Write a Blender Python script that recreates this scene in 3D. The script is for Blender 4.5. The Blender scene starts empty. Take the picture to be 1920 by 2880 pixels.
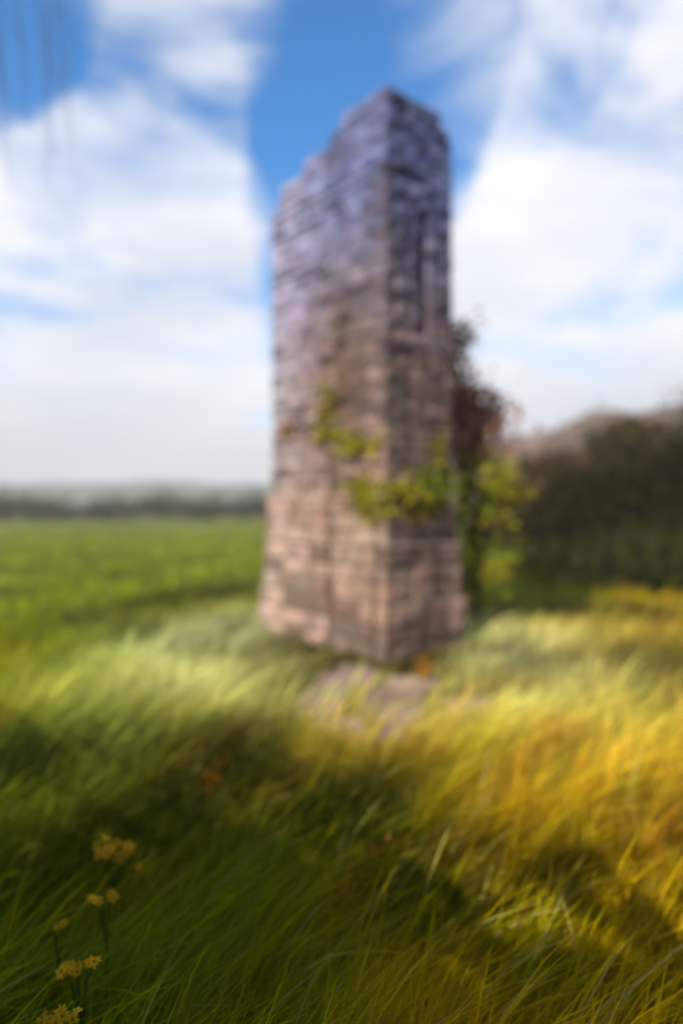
import bpy, math, random
import numpy as np
from mathutils import Vector, noise as mnoise

R = math.radians
rng = np.random.default_rng(7)
random.seed(7)
sc = bpy.context.scene
col = sc.collection

# ------------------------------------------------------------------ camera
EYE = 1.65
cam_d = bpy.data.cameras.new('camera')
cam = bpy.data.objects.new('camera', cam_d)
col.objects.link(cam)
cam.location = (0, 0, EYE)
cam.rotation_euler = (R(90), 0, 0)
cam_d.sensor_fit = 'VERTICAL'
cam_d.sensor_height = 36
cam_d.lens = 24
cam_d.shift_y = -20 / 2880
cam_d.clip_start = 0.05
cam_d.clip_end = 3000
cam_d.dof.use_dof = True
cam_d.dof.focus_distance = 1.55
cam_d.dof.aperture_fstop = 0.62
sc.camera = cam

# ------------------------------------------------------------------ sky
SUN_EL, SUN_AZ = 40.0, 218.0        # azimuth clockwise from +Y: the sun stands to the left, a little behind
w = bpy.data.worlds.new('World')
sc.world = w
w.use_nodes = True
nt = w.node_tree
nt.nodes.clear()


def N(tree, kind, **kw):
    n = tree.nodes.new(kind)
    for k, v in kw.items():
        setattr(n, k, v)
    return n


def math_n(tree, op, a, b=None, clamp=False):
    n = N(tree, 'ShaderNodeMath', operation=op, use_clamp=clamp)
    for i, v in enumerate((a, b)):
        if v is None:
            continue
        if isinstance(v, (int, float)):
            n.inputs[i].default_value = v
        else:
            tree.links.new(v, n.inputs[i])
    return n.outputs[0]


def px_dir(u, v):
    d = Vector(((u - 960) / 1920, 1.0, (1420 - v) / 1920))
    return d.normalized()


SKY_SEED = 11.9
tc = N(nt, 'ShaderNodeTexCoord')
sky = N(nt, 'ShaderNodeTexSky', sky_type='NISHITA', sun_disc=False)
sky.sun_elevation = R(SUN_EL)
sky.sun_rotation = R(SUN_AZ)
sky.air_density = 1.0
sky.dust_density = 0.15
sky.ozone_density = 3.5
hs = N(nt, 'ShaderNodeHueSaturation')
hs.inputs['Saturation'].default_value = 1.42
nt.links.new(sky.outputs[0], hs.inputs['Color'])
bg_sky = N(nt, 'ShaderNodeBackground')
bg_sky.inputs['Strength'].default_value = 0.15
nt.links.new(hs.outputs[0], bg_sky.inputs['Color'])
# cloud banks, each a soft lump at its own place in the sky
sep = N(nt, 'ShaderNodeSeparateXYZ')
nt.links.new(tc.outputs['Generated'], sep.inputs[0])
mp = N(nt, 'ShaderNodeMapping')
mp.inputs['Rotation'].default_value = (0, R(38), 0)
mp.inputs['Scale'].default_value = (0.9, 1.0, 2.2)
mp.inputs['Location'].default_value = (SKY_SEED, 0, 0)
nt.links.new(tc.outputs['Generated'], mp.inputs[0])
n1 = N(nt, 'ShaderNodeTexNoise')
n1.inputs['Scale'].default_value = 3.1
n1.inputs['Detail'].default_value = 6
n1.inputs['Roughness'].default_value = 0.58
n1.inputs['Distortion'].default_value = 0.7
nt.links.new(mp.outputs[0], n1.inputs['Vector'])
lumps = [  # direction, cosine falloff in degrees, weight
    ((20, 900), 11, 1.0), ((330, 880), 9.5, 1.0), ((430, 580), 7, .85), ((450, 340), 5.5, .7),
    ((560, 90), 5.5, .5), ((230, 640), 6, .45), ((520, 1050), 8, .5),
    ((1470, 720), 5, 1.0), ((1580, 490), 4.6, 1.0), ((1660, 250), 4.2, .85), ((1720, 60), 4, .6), ((1720, 740), 7.5, 1.0),
    ((1850, 520), 5, .5), ((1480, 960), 6, .7),
    ((-900, 1000), 18, .8), ((2500, 800), 22, .8), ((1900, -700), 18, .7), ((300, -900), 14, .5),
]
acc = None
for (u, v), wd, wt in lumps:
    d = px_dir(u, v)
    dp = N(nt, 'ShaderNodeVectorMath', operation='DOT_PRODUCT')
    nt.links.new(tc.outputs['Generated'], dp.inputs[0])
    dp.inputs[1].default_value = d
    mr = N(nt, 'ShaderNodeMapRange', interpolation_type='SMOOTHERSTEP')
    nt.links.new(dp.outputs['Value'], mr.inputs['Value'])
    mr.inputs['From Min'].default_value = math.cos(R(wd * 1.55))
    mr.inputs['From Max'].default_value = math.cos(R(wd * 0.15))
    mr.inputs['To Max'].default_value = wt
    acc = mr.outputs[0] if acc is None else math_n(nt, 'ADD', acc, mr.outputs[0])
# general broken cloud over the half of the sky behind the camera
bk = N(nt, 'ShaderNodeMapRange', interpolation_type='SMOOTHSTEP')
nt.links.new(sep.outputs['Y'], bk.inputs['Value'])
bk.inputs['From Min'].default_value = 0.45
bk.inputs['From Max'].default_value = 0.0
bk.inputs['To Max'].default_value = 0.45
acc = math_n(nt, 'ADD', acc, bk.outputs[0])
# stratus towards the horizon, all the way round
hz = N(nt, 'ShaderNodeMapRange', interpolation_type='SMOOTHSTEP')
nt.links.new(sep.outputs['Z'], hz.inputs['Value'])
hz.inputs['From Min'].default_value = 0.26
hz.inputs['From Max'].default_value = 0.03
hz.inputs['To Max'].default_value = 1.1
nz = math_n(nt, 'MULTIPLY', math_n(nt, 'SUBTRACT', n1.outputs['Fac'], 0.5), 2.8)
dens = math_n(nt, 'ADD', math_n(nt, 'MINIMUM', math_n(nt, 'MULTIPLY', acc, 0.95), 0.78), nz)
dens = math_n(nt, 'ADD', dens, hz.outputs[0])
cm = N(nt, 'ShaderNodeMapRange', interpolation_type='SMOOTHSTEP')
nt.links.new(dens, cm.inputs['Value'])
cm.inputs['From Min'].default_value = 0.05
cm.inputs['From Max'].default_value = 1.05
n2 = N(nt, 'ShaderNodeTexNoise')
n2.inputs['Scale'].default_value = 2.4
n2.inputs['Detail'].default_value = 4
nt.links.new(mp.outputs[0], n2.inputs['Vector'])
cr = N(nt, 'ShaderNodeValToRGB')
cr.color_ramp.elements[0].position = 0.3
cr.color_ramp.elements[0].color = (0.60, 0.65, 0.76, 1)
cr.color_ramp.elements[1].position = 0.56
cr.color_ramp.elements[1].color = (0.96, 0.96, 1.0, 1)
nt.links.new(n2.outputs['Fac'], cr.inputs[0])
bg_cl = N(nt, 'ShaderNodeBackground')
bg_cl.inputs['Strength'].default_value = 0.78
hg = N(nt, 'ShaderNodeMapRange', interpolation_type='SMOOTHSTEP')
nt.links.new(sep.outputs['Z'], hg.inputs['Value'])
hg.inputs['From Min'].default_value = 0.24
hg.inputs['From Max'].default_value = 0.02
hg.inputs['To Max'].default_value = 0.75
cmx = N(nt, 'ShaderNodeMix', data_type='RGBA')
nt.links.new(hg.outputs[0], cmx.inputs['Factor'])
nt.links.new(cr.outputs[0], cmx.inputs['A'])
cmx.inputs['B'].default_value = (0.56, 0.53, 0.57, 1)
nt.links.new(cmx.outputs['Result'], bg_cl.inputs['Color'])
mx = N(nt, 'ShaderNodeMixShader')
nt.links.new(cm.outputs[0], mx.inputs[0])
nt.links.new(bg_sky.outputs[0], mx.inputs[1])
nt.links.new(bg_cl.outputs[0], mx.inputs[2])
wo = N(nt, 'ShaderNodeOutputWorld')
nt.links.new(mx.outputs[0], wo.inputs[0])

# ------------------------------------------------------------------ sun
sd = bpy.data.lights.new('sun', 'SUN')
sd.energy = 5.0
sd.angle = R(0.6)
sd.color = (1.0, 0.93, 0.80)
sun = bpy.data.objects.new('sun', sd)
col.objects.link(sun)
a = R(SUN_AZ)
to_sun = Vector((math.sin(a) * math.cos(R(SUN_EL)), math.cos(a) * math.cos(R(SUN_EL)), math.sin(R(SUN_EL))))
sun.rotation_euler = to_sun.to_track_quat('Z', 'Y').to_euler()
sun.location = (-20, -6, 20)

sc.view_settings.view_transform = 'Standard'
sc.view_settings.look = 'None'
sc.view_settings.exposure = 0.5
sc.view_settings.gamma = 1.0
sc.view_settings.use_curve_mapping = False
sc.cycles.use_denoising = True
sc.cycles.max_bounces = 8
sc.cycles.transparent_max_bounces = 8
sc.cycles.volume_bounces = 1


# ------------------------------------------------------------------ helpers
def mat(name, base=(0.5, 0.5, 0.5), attr=False, rough=0.9, trans=0.0, nscale=8.0, namt=0.35, bump=0.0, bscale=30.0, spec=0.2):
    m = bpy.data.materials.new(name)
    m.use_nodes = True
    t = m.node_tree
    t.nodes.clear()
    out = N(t, 'ShaderNodeOutputMaterial')
    p = N(t, 'ShaderNodeBsdfPrincipled')
    p.inputs['Roughness'].default_value = rough
    p.inputs['Specular IOR Level'].default_value = spec
    geo = N(t, 'ShaderNodeNewGeometry')
    nz = N(t, 'ShaderNodeTexNoise')
    nz.inputs['Scale'].default_value = nscale
    nz.inputs['Detail'].default_value = 6
    nz.inputs['Roughness'].default_value = 0.65
    t.links.new(geo.outputs['Position'], nz.inputs['Vector'])
    mr = N(t, 'ShaderNodeMapRange')
    mr.inputs['From Min'].default_value = 0.25
    mr.inputs['From Max'].default_value = 0.75
    mr.inputs['To Min'].default_value = 1 - namt
    mr.inputs['To Max'].default_value = 1 + namt
    t.links.new(nz.outputs['Fac'], mr.inputs['Value'])
    vm = N(t, 'ShaderNodeVectorMath', operation='SCALE')
    if attr:
        at = N(t, 'ShaderNodeAttribute', attribute_name='tint')
        t.links.new(at.outputs['Color'], vm.inputs[0])
    else:
        vm.inputs[0].default_value = base
    t.links.new(mr.outputs[0], vm.inputs['Scale'])
    t.links.new(vm.outputs[0], p.inputs['Base Color'])
    if bump:
        b2 = N(t, 'ShaderNodeTexNoise')
        b2.inputs['Scale'].default_value = bscale
        b2.inputs['Detail'].default_value = 8
        t.links.new(geo.outputs['Position'], b2.inputs['Vector'])
        bp = N(t, 'ShaderNodeBump')
        bp.inputs['Strength'].default_value = bump
        bp.inputs['Distance'].default_value = 0.02
        t.links.new(b2.outputs['Fac'], bp.inputs['Height'])
        t.links.new(bp.outputs[0], p.inputs['Normal'])
    if trans:
        tr = N(t, 'ShaderNodeBsdfTranslucent')
        t.links.new(vm.outputs[0], tr.inputs['Color'])
        ms = N(t, 'ShaderNodeMixShader')
        ms.inputs[0].default_value = trans
        t.links.new(p.outputs[0], ms.inputs[1])
        t.links.new(tr.outputs[0], ms.inputs[2])
        t.links.new(ms.outputs[0], out.inputs[0])
    else:
        t.links.new(p.outputs[0], out.inputs[0])
    return m


M = {
    'stone': mat('stone', attr=True, rough=0.92, nscale=9, namt=0.38, bump=0.7, bscale=38),
    'mortar': mat('mortar', (0.20, 0.165, 0.15), rough=0.95, nscale=14, namt=0.3, bump=0.5),
    'grass': mat('grass', attr=True, rough=0.6, trans=0.5, nscale=1.3, namt=0.18, spec=0.04),
    'leaf': mat('leaf', attr=True, rough=0.7, trans=0.35, nscale=3, namt=0.2, spec=0.08),
    'bark': mat('bark', (0.10, 0.075, 0.055), rough=0.95, nscale=20, namt=0.4, bump=0.8, bscale=60),
    'wood': mat('wood', (0.24, 0.15, 0.09), rough=0.9, nscale=25, namt=0.4, bump=0.5),
    'wire': mat('wire', (0.45, 0.45, 0.45), rough=0.4, namt=0.1),
    'soil': mat('soil', attr=True, rough=0.95, nscale=2.2, namt=0.35, bump=0.6, bscale=12),
    'hill': mat('hill', attr=True, rough=0.95, nscale=0.06, namt=0.4, bump=0.3, bscale=0.4),
}


def tag(o, label=None, cat=None, group=None, kind=None):
    for k, v in (('label', label), ('category', cat), ('group', group), ('kind', kind)):
        if v:
            o[k] = v
    return o


def empty(name, loc=(0, 0, 0)):
    o = bpy.data.objects.new(name, None)
    o.empty_display_size = 0.2
    o.location = loc
    col.objects.link(o)
    return o


def mesh_obj(name, verts, faces, material, parent=None, tint=None, smooth=False):
    me = bpy.data.meshes.new(name)
    me.from_pydata([tuple(v) for v in verts], [], faces)
    me.materials.append(material)
    if tint is not None:
        ca = me.color_attributes.new('tint', 'FLOAT_COLOR', 'POINT')
        tt = np.asarray(tint, dtype=np.float32)
        if tt.ndim == 1:
            tt = np.repeat(tt[None, :], len(verts), 0)
        ca.data.foreach_set('color', np.concatenate([tt, np.ones((len(tt), 1), np.float32)], 1).ravel())
    if smooth:
        me.polygons.foreach_set('use_smooth', [True] * len(me.polygons))
    me.update()
    o = bpy.data.objects.new(name, me)
    col.objects.link(o)
    if parent is not None:
        o.parent = parent
    return o


def fast_mesh(name, V, F, material, parent=None, tint=None, smooth=False):
    """V (n,3), F list of (k,m) index arrays"""
    me = bpy.data.meshes.new(name)
    me.vertices.add(len(V))
    me.vertices.foreach_set('co', np.asarray(V, np.float32).ravel())
    loops = np.concatenate([f.ravel() for f in F]).astype(np.int32)
    sizes = np.concatenate([np.full(len(f), f.shape[1]) for f in F]).astype(np.int32)
    starts = np.concatenate([[0], np.cumsum(sizes)[:-1]]).astype(np.int32)
    me.loops.add(len(loops))
    me.loops.foreach_set('vertex_index', loops)
    me.polygons.add(len(sizes))
    me.polygons.foreach_set('loop_start', starts)
    me.polygons.foreach_set('loop_total', sizes)
    if smooth:
        me.polygons.foreach_set('use_smooth', np.ones(len(sizes), bool))
    me.materials.append(material)
    me.update(calc_edges=True)
    me.validate()
    if tint is not None:
        ca = me.color_attributes.new('tint', 'FLOAT_COLOR', 'POINT')
        ca.data.foreach_set('color', np.concatenate([tint, np.ones((len(tint), 1))], 1).astype(np.float32).ravel())
    o = bpy.data.objects.new(name, me)
    col.objects.link(o)
    if parent is not None:
        o.parent = parent
    return o


def vnoise(x, y, s, seed=0.0):
    """cheap smooth noise on arrays, about -1..1"""
    o = np.zeros_like(x)
    r = np.random.default_rng(int(seed * 1000) + 11)
    amp = 1.0
    tot = 0
    f = 1.0 / s
    for k in range(4):
        for j in range(3):
            th = r.uniform(0, 6.283)
            ph = r.uniform(0, 6.283)
            q = r.uniform(0.7, 1.3)
            o += amp * np.sin((x * math.cos(th) + y * math.sin(th)) * f * q * 6.283 + ph)
        tot += amp * 1.7
        amp *= 0.6
        f *= 1.9
    return o / tot


def tube(points, radii, sides=7):
    V, F = [], []
    P = [Vector(p) for p in points]
    for i, p in enumerate(P):
        d = (P[min(i + 1, len(P) - 1)] - P[max(i - 1, 0)]).normalized()
        q = d.to_track_quat('Z', 'Y')
        for k in range(sides):
            t = 2 * math.pi * k / sides
            V.append(p + q @ Vector((math.cos(t) * radii[i], math.sin(t) * radii[i], 0)))
    for i in range(len(P) - 1):
        for k in range(sides):
            k2 = (k + 1) % sides
            F.append((i * sides + k, i * sides + k2, (i + 1) * sides + k2, (i + 1) * sides + k))
    F.append(tuple(range(sides - 1, -1, -1)))
    F.append(tuple(range((len(P) - 1) * sides, len(P) * sides)))
    return V, F


def join(parts):
    V, F = [], []
    for v, f in parts:
        b = len(V)
        V += list(v)
        F += [tuple(i + b for i in ff) for ff in f]
    return V, F


def leaf_cloud(centres, size, cols, up=0.3, jitter=0.4, r=None, slim=.34):
    """bent diamond leaves: 4 verts + fold -> two triangles each"""
    r = r or rng
    n = len(centres)
    d = r.normal(size=(n, 3))
    d[:, 2] = d[:, 2] * 0.7 - up
    d /= np.linalg.norm(d, axis=1, keepdims=True)
    s = np.cross(d, r.normal(size=(n, 3)))
    s /= np.linalg.norm(s, axis=1, keepdims=True) + 1e-9
    nn = np.cross(d, s)
    L = size * r.uniform(1 - jitter, 1 + jitter, (n, 1))
    W = L * slim
    V = np.empty((n, 4, 3))
    V[:, 0] = centres
    V[:, 1] = centres + d * L * 0.5 + s * W + nn * L * 0.10
    V[:, 2] = centres + d * L
    V[:, 3] = centres + d * L * 0.5 - s * W + nn * L * 0.10
    b = np.arange(n)[:, None] * 4
    F = np.concatenate([b + np.array([[0, 1, 2]]), b + np.array([[0, 2, 3]])])
    return V.reshape(-1, 3), F, np.repeat(cols, 4, 0)


def tints(n, base, var=0.25, alt=None, altp=0.0, r=None):
    r = r or rng
    c = np.array(base)[None, :] * r.uniform(1 - var, 1 + var, (n, 1)) * r.uniform(0.92, 1.08, (n, 3))
    if alt is not None:
        k = r.random(n) < altp
        c[k] = np.array(alt) * r.uniform(1 - var, 1 + var, (k.sum(), 1))
    return c


# ------------------------------------------------------------------ ground
def ground_z(x, y):
    x = np.asarray(x, float)
    y = np.asarray(y, float)
    d = np.hypot(x, y)
    z = 0.05 * vnoise(x, y, 5.0, 1) + 0.5 * vnoise(x, y, 60.0, 2) * np.clip((d - 12) / 60, 0, 1)
    # the bank that climbs to the wood, right of the tower
    z = z + 2.6 * np.clip((x - 4.5 - 0.05 * y) / 14, 0, 1) ** 1.5 * np.clip((y - 8) / 14, 0, 1)
    z = z - 0.5 * np.clip((-x - 2) / 30, 0, 1) * np.clip((y - 12) / 30, 0, 1)
    near = np.clip((np.hypot(x - 0.5, y - 8.0) - 2.2) / 3, 0, 1)
    return z * near - 0.0


def grid_axis(lim, fine, n):
    t = np.linspace(-1, 1, n)
    return np.sign(t) * (np.abs(t) * fine + (np.abs(t) ** 5) * (lim - fine))


gx = grid_axis(1500, 30, 161)
gy = grid_axis(1500, 30, 161) + 6
GX, GY = np.meshgrid(gx, gy)
GZ = ground_z(GX, GY)
nx = len(gx)
ii = np.arange(nx * (nx - 1)).reshape(nx - 1, nx)[:, :-1].ravel()
GF = np.stack([ii, ii + 1, ii + nx + 1, ii + nx], 1)
gcol = np.zeros((nx * nx, 3))
gn = vnoise(GX.ravel(), GY.ravel(), 8, 3)[:, None]
far_ = np.clip((np.hypot(GX, GY).ravel() - 10) / 25, 0, 1)[:, None]
gcol[:] = (np.array((0.032, 0.027, 0.008)) * (1 - far_) + np.array((0.10, 0.11, 0.008)) * far_) * (1 + 0.35 * gn)
ground = fast_mesh('ground', np.stack([GX.ravel(), GY.ravel(), GZ.ravel()], 1), [GF], M['soil'], tint=gcol, smooth=True)
tag(ground, 'grassy meadow ground running out to the low hills', 'ground', kind='structure')


# ------------------------------------------------------------------ distant hills
def hill(name, y0, x0, x1, prof, depth, c, label):
    xs = np.linspace(x0, x1, 90)
    ys = np.linspace(0, 1, 14)
    X, T = np.meshgrid(xs, ys)
    H = np.interp(X, [p[0] for p in prof], [p[1] for p in prof])
    H = H + 0.10 * H * vnoise(X, T * depth, (x1 - x0) / 9, 4) + 0.03 * H * vnoise(X, T * depth, (x1 - x0) / 40, 5)
    Z = -3 + (H + 3) * np.sin(np.clip(T, 0, 1) * math.pi * 0.5)
    Y = y0 + T * depth
    n = 90
    i2 = np.arange(n * 13).reshape(13, n)[:, :-1].ravel()
    F = np.stack([i2, i2 + 1, i2 + n + 1, i2 + n], 1)
    tn = vnoise(X.ravel(), (T * depth).ravel(), (x1 - x0) / 14, 6)[:, None]
    o = fast_mesh(name, np.stack([X.ravel(), Y.ravel(), Z.ravel()], 1), [F], M['hill'],
                  tint=np.array(c) * (1 + 0.4 * tn), smooth=True)
    return tag(o, label, 'hill', kind='structure')


hill('hill', 170, -20, 260, [(-20, 1), (20, 14), (55, 24), (90, 33), (150, 42), (260, 45)], 90, (0.11, 0.055, 0.025),
     'brown bracken hill rising behind the dark wood')
hill('hill', 330, -420, 160, [(-420, 12), (-250, 15), (-120, 16), (-40, 15), (40, 14), (160, 8)], 120, (0.10, 0.10, 0.06),
     'low grey green ridge on the misty horizon')

# ------------------------------------------------------------------ tower
KS = 0.818
CO = Vector((0.573 * KS, 8.8 * KS, 0.0))
TH = R(50)
AL = Vector((-math.cos(TH), math.sin(TH), 0))     # along the long face, away from the near corner
AR = Vector((math.sin(TH), math.cos(TH), 0))      # along the short face
S1, S2 = 2.62 * KS, 1.30 * KS
TOP = 1.65 + (7.08 - 1.65) * KS


def T(a_, b_, z_):
    return CO + AL * a_ + AR * b_ + Vector((0, 0, z_))


def span(z):    # how far the broken long wall still reaches at this height
    z = 1.65 + (z - 1.65) / KS
    return KS * float(np.interp(z, [0, 6.2, 6.22, 6.5, 6.52, 6.72, 6.74, 6.92, 6.94, 7.3], [2.62, 2.62, 2.32, 2.25, 1.82, 1.75, 1.25, 1.15, .8, .75]))


def flare(z):
    return 0.11 if z < 0.6 else 0.07 if z < 1.2 else 0.035 if z < 1.72 else 0.0


tower = empty('stone_tower', CO)
tag(tower, 'tall ruined stone tower with stepped plinth and broken top standing in the meadow', 'tower')


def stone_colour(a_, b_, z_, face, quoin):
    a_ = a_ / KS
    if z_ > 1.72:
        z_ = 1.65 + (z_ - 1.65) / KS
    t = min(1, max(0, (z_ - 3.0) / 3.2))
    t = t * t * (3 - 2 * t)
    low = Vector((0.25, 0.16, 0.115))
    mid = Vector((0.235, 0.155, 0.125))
    high = Vector((0.135, 0.14, 0.25))  # blue put into the upper stones so the top fades towards the sky
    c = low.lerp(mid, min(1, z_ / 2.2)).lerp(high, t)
    if face == 'L':     # fade into light at the long wall's far end, painted into the stone tint
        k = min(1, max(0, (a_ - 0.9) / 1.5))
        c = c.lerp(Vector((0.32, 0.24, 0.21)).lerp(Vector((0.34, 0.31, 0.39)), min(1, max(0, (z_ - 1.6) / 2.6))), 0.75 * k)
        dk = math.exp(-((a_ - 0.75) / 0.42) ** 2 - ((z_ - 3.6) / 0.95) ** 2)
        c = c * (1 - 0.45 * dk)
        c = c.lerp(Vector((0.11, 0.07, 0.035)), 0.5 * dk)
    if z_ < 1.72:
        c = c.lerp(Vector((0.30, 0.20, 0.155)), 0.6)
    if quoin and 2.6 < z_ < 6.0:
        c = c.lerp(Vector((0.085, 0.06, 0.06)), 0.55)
    f = random.choice([0.55, 0.75, 0.92, 1.0, 1.08, 1.25, 1.42])
    c = c * f
    return (c.x * random.uniform(.93, 1.07), c.y * random.uniform(.95, 1.05), c.z * random.uniform(.93, 1.07))


def block(p0, du, dn, lu, lz, dep, c=0.012):
    """a roughly dressed stone: p0 = lower outer corner, du along the wall, dn outward"""
    up = Vector((0, 0, 1))
    V = []
    g = 0.006
    j = lambda s: random.uniform(-s, s)
    proud = random.uniform(-0.008, 0.016)
    def P(u, z, n):
        return p0 + du * u + up * z + dn * n
    u0, u1, z0, z1 = g, lu - g, g, lz - g
    for (u, z) in ((u0, z0), (u1, z0), (u1, z1), (u0, z1)):
        V.append(P(u, z, -dep))
    for (u, z) in ((u0, z0), (u1, z0), (u1, z1), (u0, z1)):
        V.append(P(u + j(.004), z + j(.004), proud - c))
    mx_, mz_ = (u0 + u1) / 2, (z0 + z1) / 2
    for (u, z) in ((u0, z0), (u1, z0), (u1, z1), (u0, z1)):
        V.append(P(u + math.copysign(c * 1.3, mx_ - u) + j(.006), z + math.copysign(c * 1.3, mz_ - z) + j(.006), proud + j(.005)))
    V.append(P(mx_ + j(.05), mz_ + j(.02), proud + random.uniform(0.003, 0.018)))
    F = [(3, 2, 1, 0)]
    for k in range(4):
        k2 = (k + 1) % 4
        F.append((k, k2, 4 + k2, 4 + k))
        F.append((4 + k, 4 + k2, 8 + k2, 8 + k))
        F.append((8 + k, 8 + k2, 12))
    return V, F


SLIT = (0.52, 0.64, 3.6, 4.85)
DEP = 0.14
stones = []     # verts, faces, colour, apparent size, name
core_parts = []


def box_ab(a0, a1, b0, b1, z0, z1):
    V = [T(*q) - CO for q in ((a0, b0, z0), (a1, b0, z0), (a1, b1, z0), (a0, b1, z0), (a0, b0, z1), (a1, b0, z1), (a1, b1, z1), (a0, b1, z1))]
    return V, [(0, 3, 2, 1), (4, 5, 6, 7), (0, 1, 5, 4), (1, 2, 6, 5), (2, 3, 7, 6), (3, 0, 4, 7)]


def lay(face, t0, t1, z0, hz_, off, skip=None, start=False):
    """one course of stones along a face from t0 to t1"""
    t = t0
    first = True
    while t < t1 - 1e-4:
        big = 1.45 if z0 < 1.72 else 1.0
        ln = random.uniform(0.15, 0.34) * big
        if first and start:
            ln = random.choice([0.30, 0.36, 0.42]) * big
        if t1 - (t + ln) < 0.12:
            ln = t1 - t
        e = t + ln
        if skip and t < skip[1] and e > skip[0]:
            if t < skip[0] - 0.05:
                e = skip[0]
            elif t < skip[0]:
                e = skip[0]
            else:
                t = skip[1]
                continue
        ln = e - t
        if ln > 0.02:
            if face == 'L':
                p0, du, dn = T(t, -off, z0), AL, -AR
                q = T((t + e) / 2, -off, z0 + hz_ / 2)
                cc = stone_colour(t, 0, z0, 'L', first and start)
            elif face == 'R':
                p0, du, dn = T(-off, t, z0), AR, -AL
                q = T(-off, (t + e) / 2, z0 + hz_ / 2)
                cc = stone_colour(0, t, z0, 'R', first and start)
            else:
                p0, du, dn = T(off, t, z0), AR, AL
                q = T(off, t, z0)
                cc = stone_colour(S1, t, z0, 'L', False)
            V, F = block(p0 - CO, du, dn, ln, hz_, DEP)
            vis = abs(dn.dot(Vector((q.x, q.y, 0)).normalized()))
            size = ln * hz_ * vis / (q.length ** 2) if face != 'E' else 0
            stones.append((V, F, cc, size, 'stone'))
        t = e
        first = False


z = 0.0
ci = 0
breaks = [0.6, 1.2, 1.72]
while z < TOP:
    h = random.uniform(0.105, 0.155) if z > 1.7 else random.uniform(0.15, 0.22)
    for b in breaks:
        if z < b - 1e-4 and z + h > b - 0.1:
            h = b - z
    if z > 1.7 and z + h > TOP - .05:
        h = max(0.12, TOP - z)
    zc = z + h / 2
    e = flare(zc)
    u1 = span(zc) + (random.uniform(-.12, .12) if zc > 5.35 else 0) + e
    v1 = S2 + e
    if zc > 5.75:
        v1 = S2 - (zc - 5.75) * 0.8 + random.uniform(-.1, .1)
    slit = SLIT[:2] if SLIT[2] < zc < SLIT[3] else None
    odd = ci % 2
    lay('L', -e if odd == 0 else -e + DEP, u1, z, h, e, start=(odd == 0))
    lay('R', -e + DEP if odd == 0 else -e, v1, z, h, e, slit, start=(odd == 1))
    lay('E', -e + DEP, v1, z, h, u1)
    i = 0.03
    # the rubble core, set back behind the joints
    if slit:
        core_parts.append(box_ab(-e + i, u1 - i, -e + i, SLIT[0] - .02, z, z + h))
        core_parts.append(box_ab(-e + i, u1 - i, SLIT[1] + .02, v1 - i, z, z + h))
        core_parts.append(box_ab(0.42, u1 - i, SLIT[0] - .02, SLIT[1] + .02, z, z + h))
        if ci % 2 == 0:
            V, F = block(T(0.06, SLIT[0], z) - CO, AR, -AL, SLIT[1] - SLIT[0], h * 0.6, 0.12)
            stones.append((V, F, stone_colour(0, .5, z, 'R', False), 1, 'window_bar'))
    else:
        core_parts.append(box_ab(-e + i, u1 - i, -e + i, v1 - i, z, z + h))
    z += h
    ci += 1
V, F = join(core_parts)
mesh_obj('core', V, F, M['mortar'], tower)
# projecting string course under the upper wall and a ledge on the plinth
for zz, off, hh in ((1.70, 0.06, 0.07), (1.185, 0.09, 0.05)):
    for face in 'LR':
        t, t1 = -off, (S1 if face == 'L' else S2) + 0.06
        k = 0
        if face == 'R':
            t = -off + 0.26
        while t < t1 - .02:
            ln = min(random.uniform(.45, .7), t1 - t)
            if face == 'L':
                V, F = block(T(t, -off, zz) - CO, AL, -AR, ln, hh, 0.26)
            else:
                V, F = block(T(-off, t, zz) - CO, AR, -AL, ln, hh, 0.26)
            stones.append((V, F, tuple(np.array((0.36, 0.25, 0.20)) * random.uniform(.8, 1.15)), 1, 'ledge_stone'))
            t += ln
order = sorted(range(len(stones)), key=lambda k: -stones[k][3])
cap = [k for k in order if stones[k][4] == 'stone'][:300]
keep = set(cap) | {k for k in order if stones[k][4] != 'stone'}
rv, rc, rf = [], [], []
for k, (V, F, c, s_, nm) in enumerate(stones):
    if k in keep:
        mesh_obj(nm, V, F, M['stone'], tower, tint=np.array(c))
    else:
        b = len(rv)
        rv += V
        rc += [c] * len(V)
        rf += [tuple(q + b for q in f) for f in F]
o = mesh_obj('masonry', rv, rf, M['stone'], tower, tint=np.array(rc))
o['kind'] = 'stuff'

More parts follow.
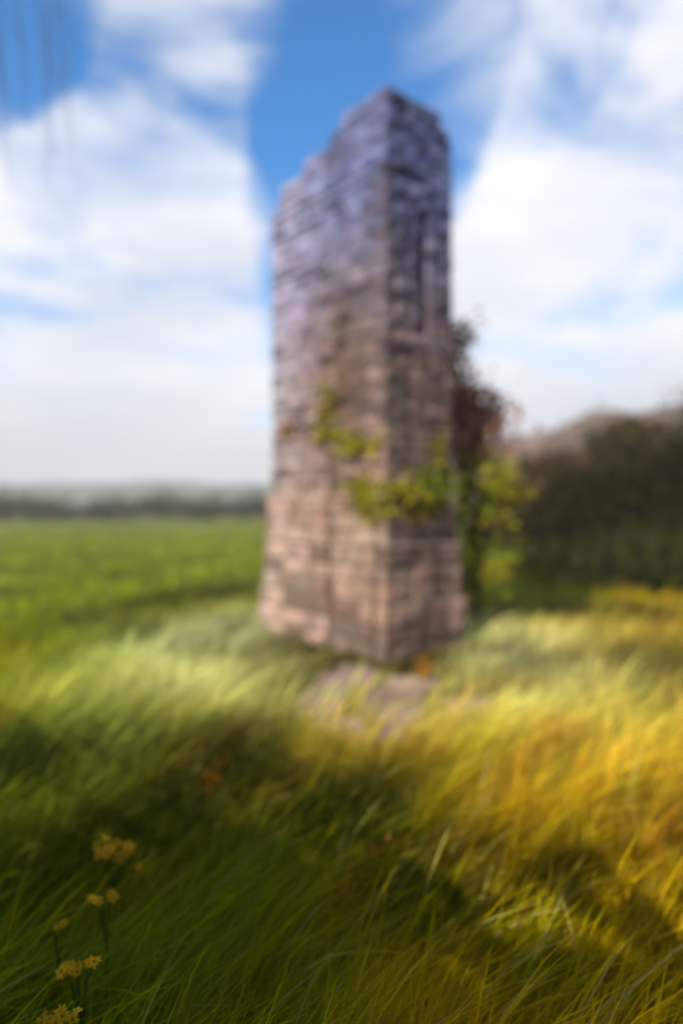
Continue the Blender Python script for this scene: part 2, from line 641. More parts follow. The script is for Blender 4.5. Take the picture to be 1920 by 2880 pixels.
# ------------------------------------------------------------------ paving apron in front of the tower
path = empty('path', (0.3, 6.2, 0))
tag(path, 'worn pinkish flagstones lying in the grass before the tower', 'path', kind='structure')
slabs = []
for row, (yy, xa, xb) in enumerate([(6.75, -.12, .35), (6.32, -.30, .55), (5.92, -.42, .72), (5.52, -.40, .78), (5.14, -.25, .58), (4.80, -.02, .36)]):
    x = xa + random.uniform(-.05, .05)
    while x < xb:
        wd_ = random.uniform(.38, .66)
        if random.random() > .05:
            slabs.append((x + wd_ / 2, yy + random.uniform(-.07, .07), wd_ * random.uniform(.8, 1), .50 - .02 * row))
        x += wd_ + .01
for (x, y, ax, ay) in slabs:
    n = random.choice([6, 7, 8])
    pts = []
    ph = random.uniform(0, 1)
    ro = random.uniform(-.16, .16)
    for k in range(n):
        t = 2 * math.pi * (k + ph) / n
        q = random.uniform(0.78, 1.02)
        pts.append((ax * 0.56 * math.copysign(abs(math.cos(t)) ** .42, math.cos(t)) * q, ay * 0.56 * math.copysign(abs(math.sin(t)) ** .42, math.sin(t)) * q))
    pts = [(p[0] * math.cos(ro) - p[1] * math.sin(ro), p[0] * math.sin(ro) + p[1] * math.cos(ro)) for p in pts]
    zt = 0.014 + random.uniform(-.012, .015) + float(ground_z(x, y))
    tl = random.uniform(-.02, .02)
    V = [(x - .3 + p[0], y - 6.2 + p[1], -0.05) for p in pts] + [(x - .3 + p[0], y - 6.2 + p[1], zt - .015 + tl * p[0]) for p in pts] + \
        [(x - .3 + p[0] * .93, y - 6.2 + p[1] * .93, zt + tl * p[0]) for p in pts]
    F = [tuple(range(2 * n, 3 * n))]
    for k in range(n):
        k2 = (k + 1) % n
        F += [(k, k2, n + k2, n + k), (n + k, n + k2, 2 * n + k2, 2 * n + k)]
    mesh_obj('paving_stone', V, F, M['stone'], path, tint=np.array(random.choice([(0.30, 0.19, 0.165), (0.26, 0.175, 0.15), (0.25, 0.19, 0.12)])) * random.uniform(.75, 1.15))

# ------------------------------------------------------------------ grass
SLABS = np.array([(s[0], s[1], s[2] * .58, s[3] * .58) for s in slabs])


def on_slab(x, y):
    k = np.zeros(len(x), bool)
    for sx, sy, ax, ay in SLABS:
        k |= ((x - sx) / ax) ** 4 + ((y - sy) / ay) ** 4 < 0.22
    return k


def in_tower(x, y, m=0.0):
    dx, dy = x - CO.x, y - CO.y
    a_ = dx * AL.x + dy * AL.y
    b_ = dx * AR.x + dy * AR.y
    return (a_ > -.2 - m) & (a_ < S1 + .2 + m) & (b_ > -.2 - m) & (b_ < S2 + .2 + m)


def grass_colour(x, y, r):
    n = len(x)
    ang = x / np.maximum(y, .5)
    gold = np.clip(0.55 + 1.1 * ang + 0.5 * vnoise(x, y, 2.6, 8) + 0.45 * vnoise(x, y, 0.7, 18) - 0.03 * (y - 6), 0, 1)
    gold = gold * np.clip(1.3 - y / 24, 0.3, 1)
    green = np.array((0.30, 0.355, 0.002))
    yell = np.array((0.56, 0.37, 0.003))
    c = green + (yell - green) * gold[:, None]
    rus = np.clip(vnoise(x, y, 1.0, 9) - 0.32, 0, 1)[:, None] * np.clip(gold * 2 - .5, 0, 1)[:, None]
    c = c + (np.array((0.50, 0.19, 0.015)) - c) * np.clip(rus * 1.8, 0, .8)
    # pale haze about the tower's foot, painted into the grass tint as a ring
    d = np.hypot(x - 0.3, y - 7.3)
    pale = np.exp(-((d - 1.6) / 1.5) ** 2)[:, None] * (0.6 + 0.3 * vnoise(x, y, 1.5, 12)[:, None])
    c = c + (np.array((0.46, 0.46, 0.17)) - c) * np.clip(pale, 0, .8)
    pl = 1.1 * np.exp(-((x + 1.45) / .85) ** 2 - ((y - 7.8) / 2.6) ** 2) + .7 * np.exp(-((x - 1.8) / .8) ** 2 - ((y - 7.4) / 2.2) ** 2)  # more of that haze put into the blade colour on either side
    c = c + (np.array((0.60, 0.62, 0.30)) - c) * np.clip(pl * (.75 + .4 * vnoise(x, y, 1.2, 16)), 0, .85)[:, None]
    dark = 0.80 + 0.78 * vnoise(x, y, 2.8, 393.5)  # pattern picked so its tones paint sunlit patches and a shaded near edge
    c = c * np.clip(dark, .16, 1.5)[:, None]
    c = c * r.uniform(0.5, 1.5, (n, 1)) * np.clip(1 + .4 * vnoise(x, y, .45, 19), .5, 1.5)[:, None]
    straw = r.random(n) < 0.05
    c[straw] = np.array((0.46, 0.40, 0.10)) * r.uniform(.7, 1.2, (straw.sum(), 1))
    return c


def blades(name, x, y, h, wd, colr, lean_dir, lean, r, seg=3):
    n = len(x)
    zz = ground_z(x, y) - 0.01
    root = np.stack([x, y, zz], 1)
    ld = np.stack([np.cos(lean_dir), np.sin(lean_dir), np.zeros(n)], 1)
    ya = r.uniform(0, 6.283, n)
    sd = np.stack([np.cos(ya), np.sin(ya), np.zeros(n)], 1)
    V = np.empty((n, 2 * seg + 1, 3))
    for k in range(seg + 1):
        t = k / seg
        c = root + ld * (h * lean * t ** 1.8)[:, None]
        c[:, 2] += h * (t - 0.25 * lean * t ** 2.2)
        ww = wd * (1 - 0.55 * t ** 1.5) * 0.5
        if k < seg:
            V[:, 2 * k] = c - sd * ww[:, None]
            V[:, 2 * k + 1] = c + sd * ww[:, None]
        else:
            V[:, 2 * seg] = c
    nv = 2 * seg + 1
    b = np.arange(n)[:, None] * nv
    Q = np.concatenate([b + np.array([[2 * k, 2 * k + 1, 2 * k + 3, 2 * k + 2]]) for k in range(seg - 1)]) if seg > 1 else np.zeros((0, 4), int)
    Tt = b + np.array([[2 * seg - 2, 2 * seg - 1, 2 * seg]])
    ct = np.repeat(colr, nv, 0)
    return fast_mesh(name, V.reshape(-1, 3), [Q, Tt], M['grass'], tint=ct)


def scatter(n, r0, r1, amax, r):
    rr = np.exp(r.uniform(math.log(r0), math.log(r1), n))
    th = r.uniform(-amax, amax, n)
    return rr * np.sin(th), rr * np.cos(th)


def meadow(name, n, r0, r1, hgt, wfac, label, seed, seg, amax=R(48)):
    r = np.random.default_rng(seed)
    x, y = scatter(n, r0, r1, amax, r)
    clump = 0.62 + 0.6 * vnoise(x, y, 0.8, 13)
    k = ~on_slab(x, y) & ~in_tower(x, y) & (r.random(n) < np.clip(clump + .2, .15, 1))
    x, y = x[k], y[k]
    n = len(x)
    d = np.hypot(x, y)
    h = hgt * r.uniform(0.45, 1.25, n) * (0.85 + 0.35 * vnoise(x, y, 1.6, 14))
    dt = np.hypot(x - .3, y - 7.2)
    h *= np.clip(0.55 + dt / 7.0, .55, 1)
    dp = np.clip(np.hypot((x - .2) / .8, (y - 5.8) / 1.4) - .35, 0.24, 1)
    h *= dp
    wd = np.clip(wfac * d ** 0.85, 0.0028, .2) * r.uniform(.7, 1.3, n)
    ld = R(20) + 0.9 * vnoise(x, y, 3, 15) + r.normal(0, 0.7, n)
    lean = np.clip(r.normal(0.7, 0.28, n), 0.05, 1.3)
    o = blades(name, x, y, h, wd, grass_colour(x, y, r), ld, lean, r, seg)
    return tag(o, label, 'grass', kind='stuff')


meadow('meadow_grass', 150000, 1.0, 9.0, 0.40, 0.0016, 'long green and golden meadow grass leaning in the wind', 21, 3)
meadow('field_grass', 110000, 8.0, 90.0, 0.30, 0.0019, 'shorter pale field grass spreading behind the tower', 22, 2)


# broader bright blades standing out of the sward
r = np.random.default_rng(33)
x, y = scatter(9000, 1.3, 9.0, R(46), r)
k = ~on_slab(x, y) & ~in_tower(x, y, .1)
x, y = x[k], y[k]
n = len(x)
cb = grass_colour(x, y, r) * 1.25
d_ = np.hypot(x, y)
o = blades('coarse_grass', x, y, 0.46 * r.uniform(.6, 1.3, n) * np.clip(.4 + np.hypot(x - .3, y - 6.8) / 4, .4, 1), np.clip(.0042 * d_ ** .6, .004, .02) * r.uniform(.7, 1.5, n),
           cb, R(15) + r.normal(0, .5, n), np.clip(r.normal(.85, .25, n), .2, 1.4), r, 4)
tag(o, 'broad bright blades bending out of the meadow grass', 'grass', kind='stuff')


# ------------------------------------------------------------------ single stalks, flowers, dry tufts
def px_ground(u, v):
    """point on the ground under a pixel of the photograph (1920 x 2880)"""
    yy = EYE * 1920 / max(v - 1420, 8)
    xx = (u - 960) / 1920 * yy
    return xx, yy, float(ground_z(xx, yy))


def stalk(u, v, top_u, top_v, label):
    """a tall seeding stalk rooted under (u, v), its tip towards (top_u, top_v)"""
    x, y, zg = px_ground(u, v)
    tx = (top_u - 960) / 1920 * y
    tz = EYE - (top_v - 1420) / 1920 * y
    e = tag(empty('grass_stalk', (x, y, zg)), label, 'grass stalk', 'tall seeding grass stalks')
    dx, dz = tx - x, tz - zg
    P = [(dx * (t ** 1.35), 0.06 * t * t, dz * t) for t in np.linspace(0, 1, 8)]
    V, F = tube(P, [0.0028 - 0.0016 * t for t in np.linspace(0, 1, 8)], 5)
    mesh_obj('stem', V, F, M['grass'], e, tint=np.array((0.50, 0.48, 0.06)))
    # the seed head
    n = 30
    tt = rng.uniform(0.55, 1.02, n)
    C = np.stack([dx * tt ** 1.35, 0.06 * tt * tt, dz * tt], 1) + rng.normal(0, 0.003, (n, 3))
    V, F, c = leaf_cloud(C, 0.013, tints(n, (0.60, 0.44, 0.05)), up=-0.9)
    fast_mesh('seed_head', V, [F], M['grass'], e, tint=c)['kind'] = 'stuff'
    # two long leaves
    for s in (-1, 1):
        q = [(dx * t * .5 + s * .10 * t ** 2 * 1.3, s * .03 * t, dz * .55 * (t - .35 * t * t)) for t in np.linspace(0, 1, 6)]
        VV, FF = [], []
        for i, p in enumerate(q):
            ww = 0.004 * (1 - (i / 5) ** 2) + .0004
            VV += [(p[0], p[1] - ww, p[2]), (p[0], p[1] + ww, p[2])]
        for i in range(5):
            FF.append((2 * i, 2 * i + 1, 2 * i + 3, 2 * i + 2))
        mesh_obj('leaf', VV, FF, M['grass'], e, tint=np.array((0.30, 0.33, 0.02)))


for (u, v, tu, tv, lab) in [
    (1735, 2420, 1815, 2165, 'tall pale seeding stalk standing clear at the golden side of the meadow'),
    (1700, 2330, 1790, 2090, 'seeding stalk right beside the tall pale clear standing one'),
    (1600, 2560, 1700, 2290, 'leaning seeding stalk below the tall pale one in golden grass'),
    (1500, 2330, 1585, 2120, 'seeding stalk beside a russet tuft in golden grass'),
    (1330, 2700, 1420, 2480, 'longer of two seeding stalks close together in shaded golden grass'),
    (1600, 1860, 1760, 1620, 'more slanted seeding stalk in front of the dark trees'),
    (1660, 1880, 1790, 1640, 'more upright seeding stalk in front of the dark trees'),
    (560, 2590, 610, 2330, 'thin seeding stalk beside the brown tuft near the yellow flowers'),
    (690, 2480, 735, 2240, 'thin seeding stalk alone in the dark green grass'),
    (520, 2230, 590, 2150, 'short bent seeding stalk in the green grass'),
    (1290, 2730, 1340, 2560, 'shorter of two seeding stalks close together in shaded golden grass'),
    (1150, 2300, 1215, 2110, 'seeding stalk beside the bright orange tuft beyond the flagstones'),
]:
    stalk(u, v, tu, tv, lab)


def flower(u, v, lab, size=0.05, drop=0.28, heads=7):
    """a yellow composite flower whose head stands at the pixel, its root below it on the ground"""
    y = 0.0
    yy = (EYE - drop) * 1920 / (v - 1420)
    xx = (u - 960) / 1920 * yy
    zg = float(ground_z(xx, yy))
    e = tag(empty('yellow_flower', (xx, yy, zg)), lab, 'flower', 'yellow flowers in the grass')
    hz_ = drop - zg
    P = [(0.02 * math.sin(3 * t), 0, hz_ * t) for t in np.linspace(0, 1, 6)]
    V, F = tube(P, [0.003] * 6, 6)
    mesh_obj('stem', V, F, M['grass'], e, tint=np.array((0.12, 0.17, 0.02)))
    for k in range(heads):
        a_ = 2 * math.pi * k / heads + random.uniform(-.5, .5)
        rr_ = size * random.uniform(.25, 1.0)
        top = Vector((P[-1][0] + math.cos(a_) * rr_, math.sin(a_) * rr_ * .6, hz_ + random.uniform(-.35, .25) * size))
        V, F = tube([Vector(P[3]), Vector(P[4]).lerp(top, .5), top], [.0018, .0014, .001], 5)
        mesh_obj('side_stem', V, F, M['grass'], e, tint=np.array((0.12, 0.17, 0.02)))
        q = Vector((random.uniform(-.6, .6), random.uniform(-.9, .2), .8)).to_track_quat('Z', 'Y')
        hs_ = size * random.uniform(.26, .40)
        VV, FF = [], []
        for m in range(9):
            t = 2 * math.pi * m / 9 + random.uniform(-.15, .15)
            l = hs_ * random.uniform(.75, 1.15)
            b = len(VV)
            for (r_, w_, z_) in ((.05, .08, 0.0), (.6, .20, .10), (1.0, .07, random.uniform(-.2, .2))):
                for sg in (-1, 1):
                    p = Vector((r_ * l * math.cos(t) - sg * w_ * l * math.sin(t), r_ * l * math.sin(t) + sg * w_ * l * math.cos(t), z_ * l))
                    VV.append(top + q @ p)
            FF += [(b, b + 1, b + 3, b + 2), (b + 2, b + 3, b + 5, b + 4)]
        hd = mesh_obj('flower_head', VV, FF, M['leaf'], e, tint=np.array((0.90, 0.50, 0.012)) * random.uniform(.7, 1.1))
        VV = [top + q @ Vector((0, 0, hs_ * .25))] + [top + q @ Vector((math.cos(t) * .28 * hs_, math.sin(t) * .28 * hs_, .06 * hs_)) for t in np.linspace(0, 6.283, 8)[:-1]]
        mesh_obj('disc', VV, [(0, 1 + m, 1 + (m + 1) % 7) for m in range(7)], M['leaf'], hd, tint=np.array((0.42, 0.22, 0.01)))
    for k in range(5):
        t = random.uniform(0, 6.283)
        z0 = hz_ * random.uniform(.2, .7)
        L_ = .07 * random.uniform(.7, 1.2)
        cx, cy = math.cos(t), math.sin(t)
        VV = [(0, 0, z0), (cx * L_ * .5 - cy * .012, cy * L_ * .5 + cx * .012, z0 + .02), (cx * L_, cy * L_, z0 + .005), (cx * L_ * .5 + cy * .012, cy * L_ * .5 - cx * .012, z0 + .02)]
        mesh_obj('leaf', VV, [(0, 1, 2), (0, 2, 3)], M['leaf'], e, tint=np.array((0.10, 0.15, 0.02)))


flower(310, 2385, 'largest yellow flower cluster standing above the dark grass', 0.075, .46, 10)
flower(285, 2520, 'small yellow flower just below the largest one', 0.05, .44, 6)
flower(212, 2720, 'orange yellow flower low in the shaded grass', 0.06, .42, 8)
flower(150, 2600, 'tiny half hidden yellow flower beside the shaded grass', 0.035, .40, 4)
flower(170, 2850, 'lowest yellow flower drooping in the darkest grass', 0.055, .42, 7)


def dry_tuft(u, v, lab, n=90, h=0.26):
    x, y, zg = px_ground(u, v + 60)
    e = tag(empty('dry_tuft', (x, y, zg)), lab, 'dry grass', 'russet tufts in the meadow')
    r = np.random.default_rng(int(u * 7 + v))
    a_ = r.uniform(0, 6.283, n)
    out = r.uniform(.15, .75, n)
    hh = h * r.uniform(.6, 1.15, n)
    seg = 4
    V = np.empty((n, 2 * seg + 2, 3))
    sd = np.stack([-np.sin(a_), np.cos(a_), np.zeros(n)], 1)
    for k in range(seg + 1):
        t = k / seg
        c = np.stack([np.cos(a_) * out * hh * t ** 1.5 + .03 * np.cos(a_ * 3), np.sin(a_) * out * hh * t ** 1.5 + .03 * np.sin(a_ * 5), hh * (t - .3 * out * t * t)], 1)
        ww = 0.0035 * (1 - t * .9)
        V[:, 2 * k] = c - sd * ww
        V[:, 2 * k + 1] = c + sd * ww
    nv = 2 * seg + 2
    b = np.arange(n)[:, None] * nv
    Q = np.concatenate([b + np.array([[2 * k, 2 * k + 1, 2 * k + 3, 2 * k + 2]]) for k in range(seg)])
    c = tints(n, (0.62, 0.235, 0.02), .3, (0.55, 0.36, 0.03), .35, r)
    fast_mesh('blades', V.reshape(-1, 3), [Q], M['grass'], e, tint=np.repeat(c, nv, 0))
    m = 40
    j = r.integers(0, n, m)
    tip = V[j, -1]
    V2, F2, c2 = leaf_cloud(tip + r.normal(0, .006, (m, 3)), .025, tints(m, (0.60, 0.22, .02), .3, r=r), up=-.8, r=r)
    fast_mesh('seed_heads', V2, [F2], M['grass'], e, tint=c2)['kind'] = 'stuff'


for (u, v, lab) in [(1180, 2130, 'bright orange dry grass tuft just beyond the flagstone path'), (1190, 1860, 'small orange tuft at the foot of the tower plinth'),
                    (1460, 2350, 'largest russet tuft of the golden grass, in its middle'), (1330, 2480, 'russet tuft where golden grass meets the shade'),
                    (1050, 2480, 'farther of two neighbouring russet tufts in shaded grass'), (980, 2590, 'nearer of two neighbouring russet tufts in shaded grass'),
                    (1560, 2080, 'far russet tuft in the sunlit golden grass'), (1650, 2250, 'russet tuft beside the tall pale seeding stalk'),
                    (500, 2560, 'brown dry tuft beside the yellow flowers'), (600, 2240, 'yellow brown dry tuft in the green grass')]:
    dry_tuft(u, v, lab)


# ------------------------------------------------------------------ ivy on the tower
ivy = tag(empty('ivy', T(0.0, -0.2, 0)), 'yellow green ivy creeping over the plinth ledge and corner of the tower', 'ivy')
io = Vector(ivy.location)
stems = [
    [(0.1, -.13, .02), (0.08, -.13, .55), (0.05, -.11, 1.25), (0.12, -.09, 1.80), (.35, -.04, 1.95)],
    [(-.16, .4, .05), (-.16, .5, .6), (-.14, .7, 1.25), (-.10, .85, 1.85), (-.05, 1.0, 2.3)],
    [(1.0, -.13, .02), (1.02, -.11, 1.0), (1.05, -.09, 1.8), (1.15, -.04, 2.4), (1.2, -.03, 3.0)],
    [(1.15, -.04, 2.4), (1.5, -.03, 2.75), (1.9, -.03, 2.85), (2.2, -.04, 2.8)],
]
parts = []
for s in stems:
    q = [T(p[0] * KS, p[1] if p[1] < 0 and p[0] >= 0 else p[1] * KS, p[2] if p[2] < 1.7 else 1.65 + (p[2] - 1.65) * KS) - io for p in s]
    parts.append(tube(q, [0.016 - 0.010 * i / (len(q) - 1) for i in range(len(q))], 6))
for p in parts:
    mesh_obj('stem', p[0], p[1], M['bark'], ivy)


def on_face(face, t, z):
    off = max(flare(z), 0.065 if 1.66 < z < 1.80 else 0) + rng.uniform(.02, .07)
    return T(t, -off, z) if face == 'L' else T(-off, t, z)


pts, cl = [], []
def patch(face, t, z, st, sz, n, c):
    t, st, sz = t * KS, st * KS, sz * KS
    z = 1.65 + (z - 1.65) * KS
    for _ in range(n):
        pts.append(on_face(face, t + rng.normal(0, st), max(.1, z + rng.normal(0, sz))) - io)
        cl.append(np.array(c) * rng.uniform(.6, 1.35))
YG = (0.31, 0.27, 0.015)
GR = (0.22, 0.25, 0.015)
patch('L', .30, 1.86, .25, .09, 200, YG); patch('L', .15, 1.62, .2, .10, 110, YG)
patch('R', .30, 1.84, .28, .09, 190, YG); patch('R', .85, 1.9, .25, .15, 200, GR); patch('R', .95, 2.35, .12, .2, 70, YG); patch('R', .55, 1.6, .35, .08, 110, YG)
patch('L', 1.15, 3.0, .14, .22, 150, (0.28, 0.22, 0.03)); patch('L', 1.05, 2.65, .30, .06, 110, YG); patch('L', .55, 2.45, .25, .06, 130, YG)
patch('L', 2.1, 2.83, .12, .05, 45, (0.34, 0.20, 0.04))
V, F, c = leaf_cloud(np.array([tuple(p) for p in pts]), 0.075, np.array(cl), up=.35)
fast_mesh('foliage', V, [F], M['leaf'], ivy, tint=c)


# ------------------------------------------------------------------ woody plants
def branchy(name, loc, height, crown, trunk_r, leaf, cols, n, label, cat, group=None, seed=1, limbs=7, lump=0.32, bare=0.0, up=.3):
    """trunk, limbs and leaf clumps at limb ends; crown = list of (dx, dy, z, radius, radius_z) lobes"""
    r = np.random.default_rng(seed)
    rd = random.Random(seed)
    e = tag(empty(name, loc), label, cat, group)
    P = [(0.10 * trunk_r * 8 * math.sin(t * 3 + seed) * t, 0.08 * math.sin(t * 2.2 + seed * 2) * t, height * t) for t in np.linspace(0, 1, 8)]
    V, F = tube(P, [trunk_r * (1.25 if t == 0 else 1 - .75 * t) for t in np.linspace(0, 1, 8)], 8)
    mesh_obj('trunk', V, F, M['bark'], e, smooth=True)
    C = []
    lp = []
    for (dx, dy, cz, rr, rz) in crown:
        m = max(3, int(limbs * rr))
        for _ in range(m):
            v = r.normal(size=3)
            v /= np.linalg.norm(v)
            q = np.array((dx, dy, cz)) + v * np.array((rr, rr, rz)) * r.uniform(.45, 1.0)
            st = min(.95, max(.25, (q[2] * 0.62) / height))
            p0 = Vector((P[int(st * 7)]))
            p1 = Vector(q)
            mid = p0.lerp(p1, .5) + Vector((0, 0, .12 * rr))
            lp.append(tube([p0, mid, p1], [trunk_r * .32, trunk_r * .2, trunk_r * .06], 5))
            if rd.random() > bare:
                C.append((q, rr * lump * rd.uniform(.7, 1.3)))
    V, F = join(lp)
    mesh_obj('limbs', V, F, M['bark'], e)
    per = max(4, n // max(1, len(C)))
    pts, cc = [], []
    for q, s in C:
        k = int(per * rd.uniform(.6, 1.4))
        g = r.normal(size=(k, 3)) * s * np.array((1, 1, .75))
        pts.append(q + g)
        cc.append(tints(k, cols[rd.randrange(len(cols))], .35, r=r) * rd.uniform(.7, 1.3))
    V, F, c = leaf_cloud(np.concatenate(pts), leaf, np.concatenate(cc), up=up, r=r)
    fast_mesh('crown', V, [F], M['leaf'], e, tint=c)
    return e


def gz(x, y):
    return float(ground_z(x, y))


branchy('leafy_shrub', (1.72, 8.55, 0), 1.7, [(-.05, 0, 1.45, .38, .5), (.05, 0, 2.0, .32, .4), (-.15, .1, 0.8, .36, .5), (.25, 0, 1.8, .24, .24)], .03, .085,
        [(0.30, 0.29, 0.015), (0.24, 0.27, 0.015), (0.34, 0.26, 0.02)], 1900, 'bright yellow green shrub growing against the short side of the tower', 'shrub', seed=3, limbs=60, lump=.35)
branchy('russet_sapling', (1.62, 9.2, 0), 3.3, [(-.05, 0, 3.2, .30, .6), (0, 0, 2.6, .42, .5), (.2, 0, 2.8, .28, .45), (-.1, 0, 3.7, .22, .4)], .03, .10,
        [(0.46, 0.22, 0.13), (0.40, 0.19, 0.11), (0.48, 0.27, 0.16)], 2800, 'russet leaved sapling rising behind the yellow green shrub', 'sapling', seed=5, limbs=36, lump=.55)

# the dark wood on the bank
DK = [(0.024, 0.020, 0.001), (0.040, 0.028, 0.002), (0.015, 0.015, 0.001)]
BR = [(0.10, 0.062, 0.018), (0.075, 0.05, 0.014), (0.06, 0.05, 0.012)]
wood = [  # x, y, height, spread, palette, label
    (9.6, 17.5, 5.2, 2.6, DK, 'darkest bushy tree, broad and low, at the near end of the wood'),
    (7.0, 18.2, 3.4, 1.9, DK, 'small dark green tree at the front edge of the wood'),
    (12.5, 20.5, 6.0, 2.6, DK, 'tall dark evergreen tree at the high end of the wood'),
    (9.9, 24.0, 5.8, 2.6, BR, 'brown leaved tree standing between two dark evergreens'),
    (6.6, 23.0, 4.6, 2.3, BR, 'low brown leaved tree at the outer tip of the wood'),
    (15.0, 26.0, 6.8, 3.0, DK, 'dark tree set back on the bank behind the others'),
    (13.2, 31.0, 6.2, 2.8, BR, 'brown leaved tree set back on the bank behind the others'),
]
for i, (x, y, h, s, pal, lab) in enumerate(wood):
    h *= 0.72
    lobes = [(0, 0, h * .62, s * .8, h * .34), (-s * .45, 0, h * .42, s * .6, h * .28), (s * .45, .2, h * .45, s * .6, h * .3), (0, -.3, h * .26, s * .8, h * .2), (.1 * s, 0, h * .85, s * .45, h * .15)]
    branchy('dark_tree' if pal is DK else 'brown_tree', (x, y, gz(x, y) - .05), h * .8, lobes, .12, .17, pal, 9000, lab, 'tree',
            'trees of the wood on the bank', seed=30 + i, limbs=14, lump=.30)

# brambles at the skirt of the wood
for i, (x, y, h, s, lab) in enumerate([(5.0, 15.2, 1.0, 1.1, 'low dark bramble bush at the outer end of the wood skirt'), (6.3, 14.0, 1.2, 1.2, 'dark bramble bush in front of the small dark tree'),
                                       (7.2, 16.0, 1.6, 1.4, 'tallest dark bramble bush close under the trees'), (6.2, 12.4, 1.0, 1.1, 'low dark bramble bush farthest out in the grass'),
                                       (8.6, 14.8, 1.5, 1.5, 'wide dark bramble bush under the broadest dark tree')]):
    branchy('bramble_bush', (x, y, gz(x, y) - .05), h * .6, [(0, 0, h * .45, s * .7, h * .4), (-s * .6, 0, h * .3, s * .5, h * .3), (s * .6, 0, h * .3, s * .5, h * .3)], .03, .12,
            [(0.035, 0.045, 0.006), (0.05, 0.05, 0.006), (0.06, 0.042, 0.008)], 2600, lab, 'bush', 'brambles at the skirt of the wood', seed=110 + i, limbs=26, lump=.36)

# distant hedge trees along the left field edge
for i, (x, y, h, s) in enumerate([(-33, 78, 3.4, 3.2), (-27, 80, 3.0, 3.0), (-21.5, 82, 3.6, 3.2), (-16, 80, 3.1, 2.8), (-11, 83, 3.5, 3.0), (-39, 80, 4.2, 3.4), (-6, 86, 3.0, 2.8)]):
    lobes = [(0, 0, h * .55, s * .8, h * .4), (-s * .5, 0, h * .4, s * .6, h * .3), (s * .5, 0, h * .45, s * .6, h * .3)]
    labs = ['round grey green hedge tree next to the tallest hedge tree', 'low spreading hedge tree between two round hedge trees near the tall end', 'round full hedge tree in the middle of the far hedge',
            'low spreading hedge tree just beyond the middle of the far hedge', 'round hedge tree second from the tower along the far hedge', 'tallest hedge tree at the outer end of the far hedge', 'lowest hedge tree, the one closest to the tower']
    branchy('hedge_tree', (x, y, gz(x, y) - .1), h * .7, lobes, .15, .42, [(0.07, 0.08, 0.02), (0.09, 0.08, 0.03)], 1500, labs[i], 'tree',
            'hedge trees along the far field edge', seed=60 + i, limbs=7, lump=.34)

# wooden fence in front of the hedge
fence = tag(empty('wire_fence', (-15, 40, gz(-15, 40))), 'low orange brown post and wire fence across the far field', 'fence')
fo = Vector(fence.location)
fp = []
for k in range(9):
    x = -22 + k * 2.1
    y = 41 + 0.18 * k
    zg = gz(x, y)
    fp.append(Vector((x, y, zg)))
    w2 = .055
    tp = 1.15 + random.uniform(-.06, .06)
    lx = random.uniform(-.04, .04)
    V = []
    for zz, f in ((-.2, 1), (tp - .06, 1), (tp, .55)):
        for (sx, sy) in ((-1, -1), (1, -1), (1, 1), (-1, 1)):
            V.append(Vector((x + sx * w2 * f + lx * zz, y + sy * w2 * f, zg + zz)) - fo)
    F = [(3, 2, 1, 0), (8, 9, 10, 11)]
    for b in (0, 4):
        for q in range(4):
            F.append((b + q, b + (q + 1) % 4, b + 4 + (q + 1) % 4, b + 4 + q))
    mesh_obj('post', V, F, M['wood'], fence)
for hh in (.35, .7, 1.02):
    P = []
    for i in range(len(fp) - 1):
        for t in (0, .5):
            p = fp[i].lerp(fp[i + 1], t) + Vector((0, -.06, hh - (.02 if t else 0)))
            P.append(p - fo)
    P.append(fp[-1] + Vector((0, -.06, hh)) - fo)
    V, F = tube(P, [.008] * len(P), 5)
    mesh_obj('wire', V, F, M['wire'], fence)

# ------------------------------------------------------------------ an unseen bushy tree added beside the camera to shade the near grass
tx, ty = -4.6, -1.0
tr = tag(empty('shade_tree', (tx, ty, gz(tx, ty) - .05)), 'low bushy tree at the outer end of the added shade trees', 'tree', 'trees added out of view for shade')
to = Vector(tr.location)
V, F = tube([(0, 0, 0), (.05, .02, 1.2), (-.05, .1, 2.2), (.1, .2, 2.9), (.2, .3, 3.5)], [.2, .16, .12, .08, .03], 10)
mesh_obj('trunk', V, F, M['bark'], tr, smooth=True)
r = np.random.default_rng(91)
lp, pts, cc = [], [], []
for k in range(40):
    zz = r.uniform(1.2, 3.3)
    th = r.uniform(0, 6.283)
    ln = r.uniform(1.1, 2.4)
    p0 = Vector((.1, .15, zz))
    p1 = p0 + Vector((math.cos(th) * ln, math.sin(th) * ln, r.uniform(-.1, .5)))
    lp.append(tube([p0, p0.lerp(p1, .5) + Vector((0, 0, .15)), p1], [.045, .03, .01], 5))
    for q in (.45, .75, 1.0):
        c = p0.lerp(p1, q)
        g = r.normal(size=(110, 3)) * np.array((.36, .36, .28)) + np.array(tuple(c))
        pts.append(g)
        cc.append(tints(110, (0.06, 0.085, 0.012), .35, r=r))
V, F = join(lp)
mesh_obj('limbs', V, F, M['bark'], tr)
V, F, c = leaf_cloud(np.concatenate(pts), .15, np.concatenate(cc), r=r)
fast_mesh('crown', V, [F], M['leaf'], tr, tint=c)
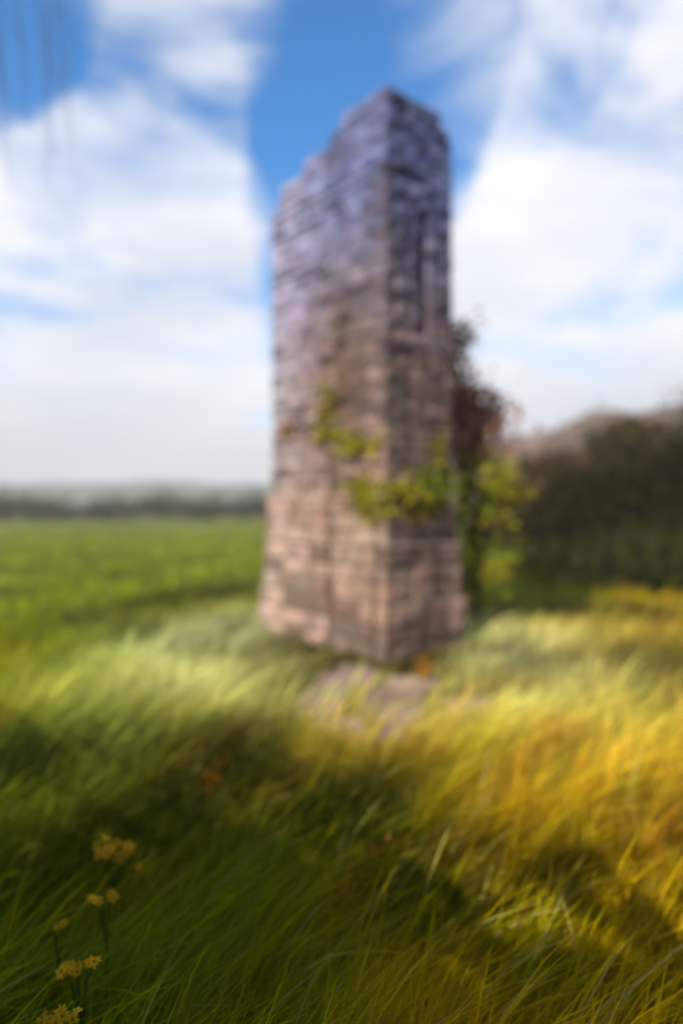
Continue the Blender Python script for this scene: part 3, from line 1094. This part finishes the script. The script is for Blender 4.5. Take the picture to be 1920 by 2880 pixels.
# a slim tree at the field side, one long limb of it with hanging twigs
tr = branchy('overhanging_tree', (-6.1, 7.0, gz(-6.1, 7.0) - .05), 7.6, [(0, 0, 6.6, 1.2, 1.0), (-.5, .2, 5.6, .9, .8), (.2, 0, 7.6, .7, .6)], .13, .10, [(0.06, 0.085, 0.015), (0.08, 0.10, 0.015)], 2600,
             'slim tree whose thin drooping twigs hang into the sky above the meadow', 'tree', seed=97, limbs=14, lump=.34)
limb = [Vector((0, 0, 5.6)), Vector((.9, .1, 6.6)), Vector((1.7, .1, 7.1)), Vector((2.4, .0, 7.3)), Vector((3.2, .0, 7.2))]
V, F = tube(limb, [.06, .045, .035, .025, .01], 7)
lb = mesh_obj('limb', V, F, M['bark'], tr, smooth=True)
lp, pts = [], []
for k in range(15):
    t = r.uniform(1.6, 4.0)
    i = min(3, int(t))
    p = limb[i].lerp(limb[i + 1], t - i)
    ln = r.uniform(.9, 2.6)
    dx = r.uniform(-.05, .3)
    q = [p + Vector((dx * s, .1 * s, -ln * s ** 1.1)) for s in np.linspace(0, 1, 6)]
    lp.append(tube(q, [.006, .0055, .005, .004, .003, .0015], 4))
    f = q[2] + Vector((r.uniform(-.2, .2), .05, -ln * .35))
    lp.append(tube([q[2], q[2].lerp(f, .5) + Vector((.02, 0, .03)), f], [.004, .003, .0015], 4))
    for s in range(1, 6):
        for _ in range(r.integers(0, 3)):
            pts.append(np.array(tuple(q[s])) + r.normal(0, .05, 3))
V, F = join(lp)
mesh_obj('twigs', V, F, M['bark'], tr)
pts = np.array(pts)
V, F, c = leaf_cloud(pts, .05, tints(len(pts), (0.07, 0.09, 0.03), r=r), up=.9, r=r, slim=.16)
fast_mesh('twig_leaves', V, [F], M['leaf'], tr, tint=c)

# unseen trees added behind the camera to keep sun and sky off the near grass
for k, (x, y, h, sp, lab) in enumerate([(-3.0, -2.9, 5.4, 1.8, 'broad added shade tree next to the low bushy one'), (-1.3, -3.3, 5.6, 1.9, 'tallest tree at the middle of the added shade trees'),
                                        (2.2, -1.6, 7.4, 2.3, 'added shade tree at the end away from the low bushy one'),
                                        (-2.5, -1.0, 3.9, 1.1, 'small added shade sapling standing forward beside the low bushy tree'), (-1.0, -2.0, 4.5, 1.2, 'small added shade sapling in front of the tallest shade tree')]):
    lobes = [(0, 0, h * .6, sp * .9, h * .3), (-sp * .45, 0, h * .42, sp * .7, h * .25), (sp * .45, .2, h * .42, sp * .7, h * .25), (0, 0, h * .25, sp * .75, h * .2)]
    if k == 2:      # the tall one carries its crown high
        lobes = [(0, 0, h * .72, sp, h * .2), (-sp * .5, 0, h * .6, sp * .7, h * .12), (sp * .4, .2, h * .6, sp * .7, h * .14)]
    branchy('shade_tree', (x, y, gz(x, y) - .05), h * .8, lobes, .14, .24, [(0.05, 0.07, 0.01), (0.06, 0.08, 0.012)], 20000, lab, 'tree', 'trees added out of view for shade', seed=80 + k, limbs=14, lump=.32)

# ------------------------------------------------------------------ haze
hx = [(-460, 520), (-30, 520), (-4.5, 70)]
V = [(x, y, zz) for zz in hx[2] for y in hx[1] for x in hx[0]]
F = [(0, 2, 3, 1), (4, 5, 7, 6), (0, 1, 5, 4), (2, 6, 7, 3), (0, 4, 6, 2), (1, 3, 7, 5)]
hm = bpy.data.materials.new('haze')
hm.use_nodes = True
t = hm.node_tree
t.nodes.clear()
pv = N(t, 'ShaderNodeVolumePrincipled')
pv.inputs['Color'].default_value = (0.90, 0.92, 0.96, 1)
pv.inputs['Density'].default_value = 0.001
ho = N(t, 'ShaderNodeOutputMaterial')
t.links.new(pv.outputs[0], ho.inputs['Volume'])
hb = mesh_obj('haze', V, F, hm)
tag(hb, 'thin pale mist over the whole meadow', 'haze', kind='stuff')
